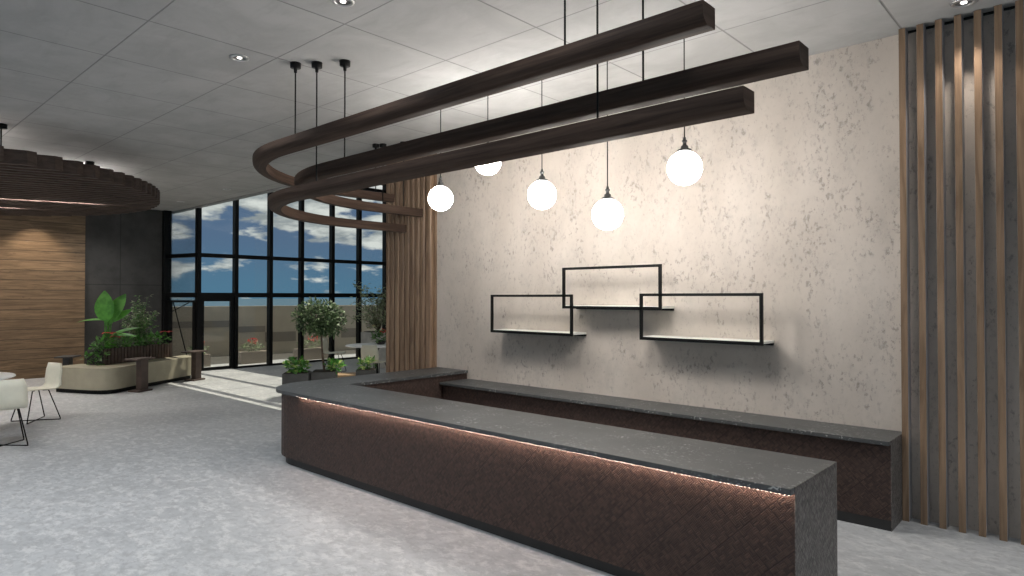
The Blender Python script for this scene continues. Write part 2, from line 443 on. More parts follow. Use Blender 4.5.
# ------------------------------------------------------------------ outside
struct(MB().box(-22, -16.6, 4, 22, -.14, -.02).box(-16.6, XG-.02, 6.3, 22, -.1, -.001).build('terrace', M['terrace']))
pa = V((-19.9, 5.2, 0)); pb = V((-17.2, 16.9, 0)); pu = (pb-pa).normalized(); pw = V((-pu.y, pu.x, 0))
PZ = 1.43
def wallpt(px):  # distance along the wall of an azimuth seen from the room
    a = math.radians(42.374)-math.atan((px-512)/650.)
    d = V((-math.sin(a), math.cos(a), 0))
    # solve d*t = pa + pu*s
    det = d.x*(-pu.y)+pu.x*d.y
    t = (pa.x*(-pu.y)+pu.x*pa.y)/det
    return (d*t-pa).dot(pu), t*math.cos(math.atan((px-512)/650.))
gw = struct(empty('garden_wall', (pa.x, pa.y, 0)))
L = (pb-pa).length
mid = (pa+pb)/2
MB().obox(mid, pu, pw, L/2, .15, -.02, PZ).build('wall_body', M['parapet'], gw)
for x0, x1, yt, yb in ((150, 235.5, 321, 327.6), (237.5, 264, 326, 331.8), (264, 294.5, 331.5, 341), (295, 303, 325, 330.6), (339.7, 358, 328, 337), (365, 379, 323, 327)):
    s0, d0 = wallpt(x0); s1, d1 = wallpt(x1); d = (d0+d1)/2
    z1_, z0_ = 1.7-(yt-297)*d/650, 1.7-(yb-297)*d/650
    c = pa+pu*(s0+s1)/2 - pw*(-.0)
    nrm = -pw if (-pw).dot(-mid) > 0 else pw
    c = c + nrm*.155
    MB().obox(c, pu, pw, (s1-s0)/2, .012, z0_, z1_).build('dark_rect', M['parapet2'], gw)  # thin darker rectangles laid on the wall face
struct(MB().box(-3000, -40, -1500, 3000, -6.2, -6).build('sea', M['sea']))

# ------------------------------------------------------------------ reception counter
TZ = .76
def arc(cx, cy, r, a0, a1, n=10): return [(cx+r*math.cos(a0+(a1-a0)*i/n), cy+r*math.sin(a0+(a1-a0)*i/n)) for i in range(n+1)]
rc_ = tag(empty('reception_counter', (-4, 3.7, 0)), 'long L-shaped reception counter of dark woven wood with grey stone top', 'counter')
def Lpoly(ins, xr, yb=YW-.005, inner=0):
    r = .52-ins
    return ([(xr, 3.27+ins)] + [(-6.62+.52, 3.27+ins)] + arc(-6.62+.52, 3.27+.52, r, -PI/2, -PI, 10)[1:] +
            [(-6.62+ins, yb), (-6.04-inner, yb), (-6.04-inner, 4.0-inner), (xr, 4.0-inner)])[::-1]
MB().prism(Lpoly(0, -1.143), TZ-.032, TZ).build('countertop', M['stone'], rc_, bevel=.003)
MB().prism(Lpoly(.055, -1.143, inner=.02), .085, TZ-.032, smooth=False).build('front_panel', M['chev'], rc_)
MB().prism(Lpoly(.10, -1.145, inner=.05), 0, .085).build('kick_plate', M['kick'], rc_)
e = MB(); e.box(-1.143, -1.140, 3.325, 4.0, 0, TZ-.001).build('end_panel', M['chevend'], rc_)
led = MB(); led.box(-5.9, -1.15, 3.288, 3.320, TZ-.036, TZ-.0325, 1)
x = -5.85
while x < -1.16:
    led.box(x, x+.011, 3.290, 3.318, TZ-.0382, TZ-.0362, 0); x += .022
lo = led.build('led_strip', [M['led'], M['kick']], rc_); lo['label'] = 'glowing dotted strip light under the stone edge'

bc = tag(empty('back_counter', (-3.6, 5.55, 0)), 'low dark back counter with flecked grey stone top against the concrete wall', 'counter')
BZ = .655
MB().box(-6.038, -1.160, 5.30, YW-.004, BZ-.03, BZ).build('countertop', M['stone'], bc, bevel=.003)
MB().box(-6.03, -1.160, 5.35, YW-.006, .075, BZ-.03).build('front_panel', M['chev'], bc)
MB().box(-6.03, -1.160, 5.352, YW-.006, 0, .075).build('kick_plate', M['kick'], bc)
MB().box(-1.160, -1.157, 5.35, YW-.004, 0, BZ-.001).build('end_panel', M['chevend'], bc)

# ------------------------------------------------------------------ wall shelves
def shelf(x0, x1, z0, z1, label):
    r = tag(empty('wall_shelf', ((x0+x1)/2, YW, z0)), label, 'shelf', 'black framed shelves on the concrete wall')
    t = .026; y = 5.53; fr = MB()
    fr.box(x0, x1, y-t/2, y+t/2, z0-t*.6, z0+t*.5); fr.box(x0, x1, y-t/2, y+t/2, z1-t, z1)
    fr.box(x0, x0+t, y-t/2, y+t/2, z0+t*.5, z1-t); fr.box(x1-t, x1, y-t/2, y+t/2, z0+t*.5, z1-t)
    fr.build('frame', M['black'], r)
    MB().box(x0+.004, x1-.004, y+t/2+.001, YW-.003, z0-.004, z0+.018).build('shelf_board', M['white'], r, bevel=.002)
    MB().box(x0+.004, x1-.004, YW-.03, YW-.002, z0-.026, z0-.005).build('wall_bracket', M['black'], r)
shelf(-5.378, -4.176, 1.298, 1.727, 'left black rectangular frame shelf with white board, hanging low beside the slatted corner')
shelf(-4.305, -3.120, 1.592, 2.014, 'highest black rectangular frame shelf with white board, overlapping the other two from above')
shelf(-3.353, -2.153, 1.300, 1.734, 'right black rectangular frame shelf with white board, hanging low nearest the vertical battens')

# ------------------------------------------------------------------ pendant globes
def pendant(x, y, z, label, r=.130):
    p = tag(empty('globe_pendant', (x, y, CE)), label, 'lamp', 'glowing globe pendants over the counter')
    MB().lathe((x, y, CE), [(0, -.02), (.045, -.02), (.05, 0), (0, 0)], 20).build('ceiling_rose', M['black'], p)
    MB().tube([(x, y, CE-.015), (x, y, z+r+.09)], .0045, 8).build('cord', M['black'], p)
    MB().lathe((x, y, z+r), [(0, .105), (.010, .105), (.012, .085), (.020, .082), (.020, .070), (.013, .066), (.015, .045), (.028, .038), (.030, .018), (.052, .010), (.054, -.008), (0, -.008)], 20).build('cap', M['bronze'], p)
    pr = [(max(r*math.sin(PI*i/20), 0), -r*math.cos(PI*i/20)) for i in range(21)]
    g = MB().lathe((x, y, z), pr, 32).build('globe', M['globe'], p); g['label'] = 'glowing white globe'
ZY = 4.54
for i, (px, pz, lb) in enumerate(((-2.36, 2.683, 'glowing white globe pendant farthest right, in front of the bare wall'),
          (-3.062, 2.388, 'lowest hanging glowing white globe pendant, above the highest wall shelf'),
          (-3.773, 2.627, 'middle glowing white globe pendant, just left of the lowest one'),
          (-4.463, 3.027, 'highest glowing white globe pendant, half hidden behind the curved timber beams'),
          (-5.16, 2.737, 'glowing white globe pendant farthest left, beside the slatted wood panel'))):
    pendant(px, ZY, pz, lb)

# ------------------------------------------------------------------ curved timber beams
def lbeam(Yc, Xc, zt, xr, ye, rods, label):
    r_ = 1.75; w, h, cr = .13, .105, .06
    pts = [(V((xr, Yc, 0)), V((-1, 0, 0)))]
    x = xr
    for i in range(1, 9): pts.append((V((xr+(Xc+r_-xr)*i/8, Yc, 0)), V((-1, 0, 0))))
    for i in range(1, 29):
        a = -PI/2 - (PI/2)*i/28
        pts.append((V((Xc+r_+r_*math.cos(a), Yc+r_+r_*math.sin(a), 0)), V((math.sin(a), -math.cos(a), 0))))
    for i in range(1, 7): pts.append((V((Xc, Yc+r_+(ye-Yc-r_)*i/6, 0)), V((0, 1, 0))))
    # cross-section: (outward offset, z); outer lower corner rounded
    prof = [(-w/2, 0), (w/2, 0), (w/2, -h+cr)] + [(w/2-cr+cr*math.cos(a), -h+cr+cr*math.sin(a)) for a in [-PI/2*i/6 for i in range(1, 7)]] + [(-w/2, -h)]
    n = len(prof); vs = []; ln = [0]; per = [0]
    for i in range(1, n+1):
        a, b_ = prof[i-1], prof[i % n]; per.append(per[-1]+math.hypot(a[0]-b_[0], a[1]-b_[1]))
    for i, (p, t) in enumerate(pts):
        if i: ln.append(ln[-1]+(p-pts[i-1][0]).length)
        out = V((t.y, -t.x, 0))*(1)
        if i == 0: pass
        # travelling -X then +Y round the far left corner: outward is -Y then -X
        out = V((-t.y, t.x, 0))
        vs += [p+out*a+V((0, 0, zt+b_)) for a, b_ in prof]
    fs = []; uv = []
    for i in range(len(pts)-1):
        for k in range(n):
            k2 = (k+1) % n
            fs.append((i*n+k, i*n+k2, (i+1)*n+k2, (i+1)*n+k))
            uv.append([(ln[i], per[k]), (ln[i], per[k+1]), (ln[i+1], per[k+1]), (ln[i+1], per[k])])
    b = MB(); root = tag(empty('curved_beam', (Xc+r_, Yc, zt)), label, 'ceiling beam', 'curved timber beams hung over the counter')
    base = len(b.v); b.v += vs
    for f_, u in zip(fs, uv):
        b.f.append(list(f_)); b.mi.append(0); b.sm.append(False); b.uv.append(u)
    m_ = len(pts)-1
    b.f.append(list(range(n))); b.f.append([m_*n+k for k in range(n)][::-1]); b.mi += [0, 0]; b.sm += [False, False]
    b.uv += [[(v_.x*0+p_[0], p_[1]) for v_, p_ in zip(vs, prof)]]*2
    o = b.build('beam', M['beam'], root)
    for p in o.data.polygons:
        if len(p.vertices) == 4: p.use_smooth = True
    ed = o.modifiers.new('split', 'EDGE_SPLIT'); ed.split_angle = .6
    for (x, y) in rods:
        rd = MB().tube([(x, y, zt-.002), (x, y, CE-.02)], .0062, 8).build('rod', M['black'], root)
        MB().lathe((x, y, CE), [(0, -.085), (.013, -.085), (.016, -.045), (.045, -.044), (.047, 0), (0, 0)], 20).build('ceiling_mount', M['black'], rd)
lbeam(2.925, -7.25, 3.105, -1.390, 5.48, ((-5.25, 2.925), (-2.26, 2.925), (-7.25, 5.22)), 'highest dark timber beam with rounded corner, foremost of the three')
lbeam(3.190, -6.90, 2.895, -1.041, 5.72, ((-4.885, 3.19), (-1.91, 3.19), (-6.88, 5.40)), 'dark timber beam at middle height, reaching farthest right')
lbeam(3.045, -7.17, 2.695, -1.247, 5.63, ((-5.10, 3.045), (-2.12, 3.045), (-7.17, 5.28)), 'lowest dark timber beam with rounded corner')

# ------------------------------------------------------------------ slatted ceiling disc
DX, DY, DR = -12.2, .71, 3.33
dz0, dz1 = 3.20, 3.365
disc = tag(empty('slatted_disc', (DX, DY, dz1)), 'large round suspended ceiling feature of dark parallel wooden slats', 'ceiling feature')
rot = math.radians(20); sd = V((math.sin(rot), math.cos(rot), 0)); sn = V((math.cos(rot), -math.sin(rot), 0)); DC = V((DX, DY, 0))
k_ = -16
while k_ <= 16:
    s0 = k_*.2-.032; s1 = s0+.064
    q = []
    for s_, sg in ((s0, -1), (s0, 1), (s1, 1), (s1, -1)):
        q.append(DC+sn*s_+sd*(sg*math.sqrt(max(DR*DR-s_*s_, .02))))
    MB().prism([(p.x, p.y) for p in q], dz0, dz1).build('slat', M['disc'], disc); k_ += 1
for k_, a0, a1 in ((9.5, -.9, 1.2), (5.5, -1.2, .9), (-3.5, -1.0, 2.4), (-9.5, -.6, 1.2)):
    c_ = DC+sn*(k_*.2)+sd*((a0+a1)/2)
    MB().obox(c_, sd, sn, (a1-a0)/2, .02, dz1-.03, dz1-.012, 0).build('linear_lamp', M['linear'], disc)
for y in (-1.5, .7, 2.55):
    hw = math.sqrt(DR*DR-(y-DY)**2)-.25
    MB().box(DX-hw, DX+hw, y-.03, y+.03, dz1, dz1+.03).build('cross_bar', M['black'], disc)
for (x, y) in ((-11.4, 2.96), (-13.2, 2.56), (-9.9, -.5), (-14.3, -.5), (-9.7, 1.6)):
    zt = dz1
    rd = MB().tube([(x, y, dz1+.0), (x, y, CE-.02)], .008, 8).build('rod', M['black'], disc)
    MB().lathe((x, y, CE), [(0, -.05), (.06, -.05), (.06, 0), (0, 0)], 20).build('ceiling_mount', M['black'], rd)

# ------------------------------------------------------------------ battens
ordn = ['first', 'second', 'third', 'fourth', 'fifth', 'sixth', 'seventh']
for i in range(7):
    x0 = -1.154+.1185*i
    lab = '%s vertical oak batten from the left, before the right end of the concrete wall' % ordn[i]
    if i == 0: lab = 'vertical oak batten standing at the end of the low back counter, leftmost of the row'
    if i == 6: lab = 'vertical oak batten cut by the right picture edge, last of the row'
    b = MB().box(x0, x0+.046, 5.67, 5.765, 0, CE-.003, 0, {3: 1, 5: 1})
    o = b.build('timber_batten', [M['oak'], M['oakside_lit']], loc=(x0, 5.67, 0), bevel=.002)
    tag(o, lab, 'batten', 'vertical battens on the right of the wall')
struct(MB().box(-1.16, 4.4, 5.765, YW-.001, CE-.014, CE-.002).build('trim_2', M['black']))

sp = tag(empty('slat_panel', (-7.2, YW-.06, 0)), 'floor-to-ceiling panel of ribbed brown wood at the window end of the concrete wall', 'wall panel')
MB().box(-7.67, -6.65, YW-.035, YW-.003, 0, CE-.004).build('backing', M['oak2'], sp)
rb = [-7.67, -7.57, -7.46, -7.345, -7.235, -7.12, -7.01, -6.90, -6.79, -6.65]
for a, b_ in zip(rb[:-1], rb[1:]):
    w = (b_-a)*.76
    c0 = a
    prof = [(c0, YW-.036), (c0, YW-.075), (c0+.012, YW-.09), (c0+w-.012, YW-.09), (c0+w, YW-.075), (c0+w, YW-.036)]
    MB().prism(prof, 0, CE-.006).build('rib', M['oak2'], sp)

# ------------------------------------------------------------------ downlights
def spot(x, y, z, power, size=1.9, blend=.7, col=(1, .90, .80), aim=None, rad=.04):
    l = bpy.data.lights.new('downlight_beam', 'SPOT'); l.energy = power; l.spot_size = size; l.spot_blend = blend
    l.shadow_soft_size = rad; l.color = col
    o = bpy.data.objects.new('downlight_beam', l); COL.objects.link(o); o.location = (x, y, z)
    if aim: o.rotation_euler = (V(aim)-V((x, y, z))).to_track_quat('-Z', 'Y').to_euler()
    return o
def downlight(x, y, label, power=60, size=2.0, col=(1, .93, .86), blend=.8):
    lit = power > 0
    r = tag(empty('downlight', (x, y, CE)), label, 'ceiling light', 'round recessed downlights')
    MB().lathe((x, y, CE), [(.052, -.002), (.054, -.012), (.076, -.010), (.080, -.001), (.052, -.001)], 28).build('trim_ring', M['ring'], r)
    rf = MB().lathe((x, y, CE), [(.052, -.006), (.030, -.0025), (0, -.0025)], 28).build('reflector', M['lampin'], r)
    MB().lathe((x, y, CE), [(.020, -.0035), (.018, -.007), (0, -.007)], 20).build('lens', M['spotlens'] if lit else M['lampin'], rf)
    if not lit: return
    s = spot(x, y, CE-.02, power, size, blend, col); s.parent = r; s.location = (0, 0, -.02); s.name = 'downlight_beam'
COOL = (.90, .95, 1.0)
downlight(-3.90, 2.53, 'recessed round downlight cut by the top picture edge, nearest the camera', 38, col=COOL)
downlight(-5.48, 2.53, 'recessed round downlight in front of the hanging rods of the curved beams', 45, col=COOL)
downlight(-.71, 5.46, 'recessed round downlight close above the vertical battens', 32, 1.5, col=(1, .90, .80), blend=.5)
downlight(-12.36, 5.48, 'small recessed downlight near the ceiling edge, nearer the curved beams', 0)
downlight(-14.71, 5.52, 'small recessed downlight near the ceiling edge, nearer the dark wall', 0)
downlight(-16.0, 3.30, 'recessed downlight washing the wooden board wall behind the slatted disc', 110, 1.5, (1, .85, .68), .45)
for x_, y_, p_, w_ in ((-2.31, .95, 60, 'added for fill over the open floor beside the camera'), (-3.90, .95, 75, 'added for fill over the open floor left of the camera'),
                  (-5.48, -.64, 90, 'added for fill over the open floor behind the left picture edge'), (-7.06, -.64, 100, 'added for fill before the slatted disc, outside the picture'),
                  (-7.06, .95, 175, 'added for fill beside the slatted disc, just outside the picture'), (-.73, 2.53, 28, 'above the right end of the reception counter'),
                  (-2.31, 2.53, 28, 'above the front of the reception counter'), (1.0, 2.53, 80, 'added for fill right of the reception counter, outside the picture'),
                  (2.6, 4.9, 170, 'added for fill right of the reception counter and farther from it, outside the picture'), (-14.5, -1.2, 120, 'added for fill before the wooden board wall, outside the picture')):
    downlight(x_, y_, 'recessed round downlight '+w_, p_, col=COOL, size=2.5)  # unseen fill lamps added to brighten; those above the counter continue a row
downlight(-16.0, 1.55, 'added fill downlight behind the slatted disc at the left picture edge', 200, 2.3, (1, .93, .85), .6)  # hidden lamp added to lift the dim left end of the room
downlight(-15.3, 4.30, 'added fill downlight above the slatted planter behind the rim of the disc', 105, 2.3, (1, .97, .93), .8)  # hidden lamp added to brighten the plants

# ------------------------------------------------------------------ bench, side tables, planter
u1 = V((-.557, .83, 0)).normalized(); n1 = V((-.83, -.557, 0)).normalized()     # right-hand arm, inward normal
C0 = V((-12.93, 3.85, 0))
def bench_poly(ins=0.0):
    # outer (front) outline, then inner (back) outline
    A0 = V((-13.92, 3.06, 0)); E0 = V((-14.10, 5.58, 0))
    ua = (V((-12.98, 3.47, 0))-A0).normalized(); na = V((-ua.y, ua.x, 0))
    front = [A0, V((-13.29, 3.32, 0)), V((-13.05, 3.44, 0)), V((-12.93, 3.53, 0)), V((-12.87, 3.63, 0)), V((-12.87, 3.74, 0)), V((-12.93, 3.86, 0)), V((-13.26, 4.30, 0)), V((-13.60, 4.83, 0)), E0]
    back = [E0+V((-.50, .02, 0)), V((-14.14, 4.62, 0)), V((-13.60, 3.86, 0)), A0+na*.54+V((.02, 0, 0))]
    P = front+back
    if ins:
        c = [p.copy() for p in P]; out = []
        m_ = len(P)
        for i in range(m_):
            t = (P[(i+1) % m_]-P[i-1]).normalized(); nn = V((-t.y, t.x, 0))
            out.append(c[i]+nn*ins)
        P = out
    return [(p.x, p.y) for p in P]
bn = tag(empty('curved_bench', (-13.3, 3.9, 0)), 'beige upholstered corner bench with rounded bend around the long planter', 'bench')
MB().prism(bench_poly(.06), 0, .075).build('plinth', M['black'], bn)
o = MB().prism(bench_poly(0), .075, .455, smooth=True).build('seat', M['uphol'], bn)
bv = o.modifiers.new('bevel', 'BEVEL'); bv.width = .045; bv.segments = 4; bv.limit_method = 'ANGLE'; bv.angle_limit = 1.2

def side_table(c, ang, mat, label, top=(.21, .15), off=-.06, z=.60):
    r = tag(empty('side_table', (c[0], c[1], 0), ang, local=True), label, 'side table', 'dark pedestal side tables by the bench')
    MB().box(off-top[0], off+top[0], -top[1], top[1], z-.028, z).build('tabletop', mat, r, local=True, bevel=.006)
    MB().box(-.085, .085, -.055, .055, .03, z-.028).build('pedestal', mat, r, local=True, bevel=.004)
    MB().box(-.20, .12, -.12, .12, 0, .03).build('base', mat, r, local=True, bevel=.004)
    return r
side_table((-12.90, 4.20), math.atan2(.80, -.45), M['stool'], 'brown pedestal side table in front of the bend of the beige bench')
side_table((-13.78, 5.50), math.atan2(.80, -.45), M['stool'], 'brown pedestal side table at the window end of the beige bench')
side_table((-14.45, 3.42), math.atan2(.55, -.8), M['darktable'], 'dark side table half hidden behind the beige bench, before the board wall', off=0, z=.59)

pl = tag(empty('long_planter', (-13.9, 4.4, 0)), 'long dark planter box with vertical wooden slats behind the beige bench', 'planter')
pf0 = V((-13.52, 3.76, 0)); pf1 = V((-14.36, 5.25, 0)); pu2 = (pf1-pf0).normalized(); pn2 = V((-pu2.y, pu2.x, 0))
if pn2.x > 0: pn2 = -pn2
pn2 = (V((-13.87, 3.56, 0))-pf0).normalized()
PW = .40; PL = (pf1-pf0).length
def pp(a, b_): q = pf0+pu2*a+pn2*b_; return (q.x, q.y)
MB().prism([pp(.01, .02), pp(PL, .02), pp(PL, PW), pp(.01, PW)], 0, .72).build('box', M['boxside'], pl)
ns = 22
for i in range(ns):
    a = PL*i/ns
    MB().prism([pp(a+.004, -.005), pp(a+PL/ns-.016, -.005), pp(a+PL/ns-.016, .018), pp(a+.004, .018)], .02, .745).build('slat', M['stool'], pl)
MB().prism([pp(.03, .04), pp(PL-.02, .04), pp(PL-.02, PW-.02), pp(.03, PW-.02)], .722, .735).build('soil', M['soil'], pl)

def rdir(rr, up=.3):
    a = rr.uniform(0, 2*PI); z = rr.uniform(-.3, 1)+up
    return V((math.cos(a), math.sin(a), z)).normalized()
def clump(b, c, rad, n, L, W, rr, mats=1, up=.4, shell=.5):
    c = V(c)
    for i in range(n):
        d = V((rr.gauss(0, 1), rr.gauss(0, 1), rr.gauss(0, 1))).normalized()
        rr_ = shell+(1-shell)*rr.random()
        p = c+V((d.x*rad[0], d.y*rad[1], d.z*rad[2]))*rr_
        dd = (d*.7+rdir(rr, up)*.8).normalized()
        nn = (V((0, 0, 1))+d*.6+rdir(rr)*.5)
        if abs(dd.dot(nn.normalized())) > .95: nn = V((1, 0, .2))
        b.leaf(p, dd, nn, L*rr.uniform(.7, 1.25), W*rr.uniform(.7, 1.2), rr.uniform(.1, .5), mi=rr.randrange(mats), seg=2)
# banana-like plant
bp = tag(empty('broad_leaf_plant', (*pp(.28, .2), .735)), 'tall plant with large paddle-shaped bright green leaves in the slatted planter', 'plant')
c = V((*pp(.28, .2), .735))
vx = V((.738, .674, 0))       # direction across the view
for d, L, W, h, lean in (((-.22, .0, 1), .74, .36, .62, None), ((.26, .3, 1), .76, .31, .60, None), ((1.0, .4, .85), .50, .15, .62, None),
                   ((-1.15, .0, .10), .66, .13, .66, None), ((1.0, 0, .12), .58, .15, .30, None), ((.9, .5, .45), .62, .18, .30, None), ((-.2, .6, 1), .5, .2, .5, None)):
    across = vx*d[0]*.9+V((-.674, .738, 0))*d[1]; dirv = (across+V((0, 0, d[2]))).normalized()
    base = c+across*.06+V((0, 0, h*.8))
    s = MB().tube([c+across*.02, c+across*.04+V((0, 0, h*.4)), base], .016, 7, r2=.008).build('stem', M['leafA'], bp)
    lf = MB(); lf.open = True
    lf.leaf(base, dirv, V((.674, -.738, .35)) if abs(d[2]) > .5 else V((.2, -.2, 1)), L*.85, W, .18, seg=8, fold=.18)
    lf.build('leaf', M['leafA'], s)
# airy fern / bamboo
fp = tag(empty('feathery_shrub', (*pp(1.05, .2), .735)), 'airy fine-leaved green shrub beside the paddle-leaved plant', 'plant')
st = MB(); lf = MB(); lf.open = True; c = V((*pp(1.05, .2), .735))
for i in range(38):
    a = R.uniform(0, 2*PI); sp_ = R.uniform(.08, .42); h = R.uniform(.45, 1.05)*(1.05-sp_*.6)
    tip = c+V((math.cos(a)*sp_, math.sin(a)*sp_, h)); m1 = c+V((math.cos(a)*sp_*.35, math.sin(a)*sp_*.35, h*.6))
    st.tube([c, m1, tip], .004, 5, r2=.002)
    for j in range(26):
        t = R.uniform(.3, 1); p = (m1.lerp(tip, (t-.5)*2) if t > .5 else c.lerp(m1, t*2))
        lf.leaf(p+V((R.uniform(-.04, .04), R.uniform(-.04, .04), 0)), rdir(R, .0), rdir(R, 1), R.uniform(.06, .10), R.uniform(.02, .03), .3, mi=R.randrange(2), seg=2)
st.build('stem', M['leafB'], fp); lf.build('foliage', [M['leafE'], M['leafB']], fp)
# low planting
lw = MB(); lw.open = True
for i in range(26):
    a = .05+PL*.95*i/26; q = pp(a, R.uniform(.05, .35))
    clump(lw, (*q, .83), (.10, .10, .09), 22, .11, .05, R, 3)
for i in range(7):    # trailing over the left front corner
    q = pp(-.02-.03*R.random(), R.uniform(.02, .3)); clump(lw, (*q, .80-.055*i), (.09, .09, .07), 18, .085, .055, R, 3)
tag(lw.build('trailing_ground_cover', [M['leafB'], M['leafA'], M['leafC']], loc=(*pp(PL/2, .2), .74)), 'low mixed green leaves filling the slatted planter and trailing over its left corner', 'plants', kind='stuff')
def flower(q, z, label, n=1, rz=0):
    r = tag(empty('red_flower', (*q, .735)), label, 'flower', 'red flowers in the slatted planter')
    stm = MB().tube([(*q, .735), (q[0]+.01, q[1], z)], .004, 6).build('stem', M['leafB'], r)
    b = MB(); b.open = True; c = V((q[0]+.01, q[1], z))
    for k in range(5):
        a = rz+k*2*PI/5; b.leaf(c, (math.cos(a), math.sin(a), .25), (0, 0, 1), .15, .10, .3, seg=3)
    b.build('blossom', M['red'], stm)
flower(pp(.16, .05), 1.03, 'red flower with upright petals under the paddle leaves, higher of the near pair')
flower(pp(.32, .04), .95, 'red flower low under the paddle leaves, nearer the planter edge')
flower(pp(PL-.12, .06), .98, 'red flower at the window end of the slatted planter')

# ------------------------------------------------------------------ chairs and tables
def chair():
    r = empty('shell_chair', (0, 0, 0), local=True)
    # faces -Y; one moulded shell: seat curving up into the back
    prof = [(-.21, .432), (-.17, .442), (0, .436), (.12, .430), (.175, .438), (.205, .475), (.222, .56), (.235, .68), (.245, .775)]
    hw = [.185, .20, .205, .205, .20, .20, .20, .195, .16]
    vs = []; nx = 6
    for sgn in (0, 1):
        for (y, z), w in zip(prof, hw):
            for i in range(nx+1):
                t = -1+2*i/nx; cup = .012*t*t
                vs.append((w*t, y-(cup*1.5 if z > .5 else 0), z+(cup if z < .5 else 0)-(.011 if sgn else 0)*(1 if z < .5 else .15)+0))
                if sgn: vs[-1] = (vs[-1][0], vs[-1][1]+(.012 if z > .46 else 0), vs[-1][2])
    m_ = len(prof)*(nx+1); fs = []
    for s_ in (0, 1):
        for j in range(len(prof)-1):
            for i in range(nx):
                a = s_*m_+j*(nx+1)+i; fs.append((a, a+1, a+nx+2, a+nx+1))
    # rim
    def ridx(j, i): return j*(nx+1)+i
    loop = [ridx(0, i) for i in range(nx+1)]+[ridx(j, nx) for j in range(1, len(prof))]+[ridx(len(prof)-1, i) for i in range(nx-1, -1, -1)]+[ridx(j, 0) for j in range(len(prof)-2, 0, -1)]
    for a, b_ in zip(loop, loop[1:]+loop[:1]): fs.append((a, b_, b_+m_, a+m_))
    MB().add(vs, fs, smooth=True).build('shell', M['cream'], r, local=True)
    q = .205
    for sx in (-1, 1):
        for sy in (-1, 1):
            MB().tube([(sx*.10, sy*.05-.02, .424), (sx*.13, sy*.10-.01, .420), (sx*(q-.002), sy*(q-.002), .03), (sx*q, sy*q, .008), (sx*(q-.02), sy*(q-.02), .007)], .0075, 7).build('leg', M['black'], r, local=True)
    for s_ in (-1, 1):
        MB().tube([(-q*s_+.01*s_, -q+.01, .0075), (q*s_-.01*s_, q-.01, .0075)], .0065, 7).build('floor_bar', M['black'], r, local=True)
    return r
ch0 = chair(); ch0.location = (-10.88, 2.21, 0); ch0.rotation_euler = (0, 0, .25)
tag(ch0, 'cream shell chair with wire legs seen from the side, between table and beige bench', 'chair', 'cream shell chairs')
cm = child_map()
for (x, y, rz, lb) in ((-9.32, 1.59, -PI/2-.10, 'cream shell chair with its back to the camera, cut by the left picture edge'),
                       (-10.52, 7.60, PI+.35, 'cream shell chair with its back to the room, at the far round table'),
                       (-12.86, 8.16, PI/2+.75, 'cream shell chair by the window, half hidden behind the small round tree')):
    c = copy_tree(ch0, cm); c.location = (x, y, 0); c.rotation_euler = (0, 0, rz); c['label'] = lb
def round_table(x, y, r_, label):
    t = tag(empty('round_table', (x, y, 0), local=True), label, 'table', 'white round tables')
    MB().lathe((0, 0, 0), [(0, .695), (r_-.04, .695), (r_, .706), (r_, .716), (r_-.006, .722), (0, .722)], 56).build('tabletop', M['tablew'], t, local=True)
    MB().lathe((0, 0, 0), [(0, .694), (.10, .694), (.045, .62), (.035, .3), (.05, .06), (.24, .018), (.26, 0), (0, 0)], 32).build('pedestal', M['black'], t, local=True)
round_table(-10.33, 1.13, .74, 'white round table cut by the left picture edge')
round_table(-11.04, 7.98, .62, 'white round table by the window beside the ribbed wood panel')

# ------------------------------------------------------------------ planting by the window
def box_planter(poly, z, label, mat, name='planter_box'):
    cx = sum(p[0] for p in poly)/4; cy = sum(p[1] for p in poly)/4
    r = tag(empty(name, (cx, cy, 0)), label, 'planter')
    MB().prism(poly, 0, z).build('box', mat, r, bevel=.006)
    inn = [(cx+(p[0]-cx)*.88, cy+(p[1]-cy)*.88) for p in poly]
    MB().prism(inn, z+.0005, z+.012).build('soil', M['soil'], r)
    return cx, cy
def quad(c, u, a, b_):
    u = V((*u, 0)).normalized(); w = V((-u.y, u.x, 0)); c = V((*c, 0))
    return [((c+u*a*i+w*b_*j).x, (c+u*a*i+w*b_*j).y) for i, j in ((-1, -1), (1, -1), (1, 1), (-1, 1))]
q1 = quad((-10.13, 5.70), (.62, .78), .21, .20); cx1, cy1 = box_planter(q1, .42, 'grey box planter with bushy lime green leaves, left of the small tree', M['boxgrey'])
q2 = quad((-9.98, 6.13), (.62, .78), .20, .20); cx2, cy2 = box_planter(q2, .42, 'grey box planter holding the small round-headed tree', M['boxgrey'])
def bush(c, rad, n, L, W, label, mats=('leafD', 'leafB', 'leafA'), name='leafy_plant', group=None):
    b = MB(); b.open = True
    r = tag(empty(name, (c[0], c[1], c[2])), label, 'plant', group)
    clump(b, (c[0], c[1], c[2]+rad[2]*.8), rad, n, L, W, R, len(mats), shell=.25)
    s = MB()
    for i in range(6):
        a = i*PI/3; s.tube([(c[0], c[1], c[2]), (c[0]+rad[0]*.5*math.cos(a), c[1]+rad[1]*.5*math.sin(a), c[2]+rad[2])], .005, 5)
    s.build('stem', M['leafB'], r); b.build('foliage', [M[m_] for m_ in mats], r)
bush((cx1, cy1, .43), (.24, .22, .12), 170, .11, .06, 'bushy lime green plant filling the box planter left of the small tree')
bush((cx2+.12, cy2+.12, .43), (.15, .15, .10), 90, .10, .055, 'low lime green plant at the foot of the small tree, on its right')
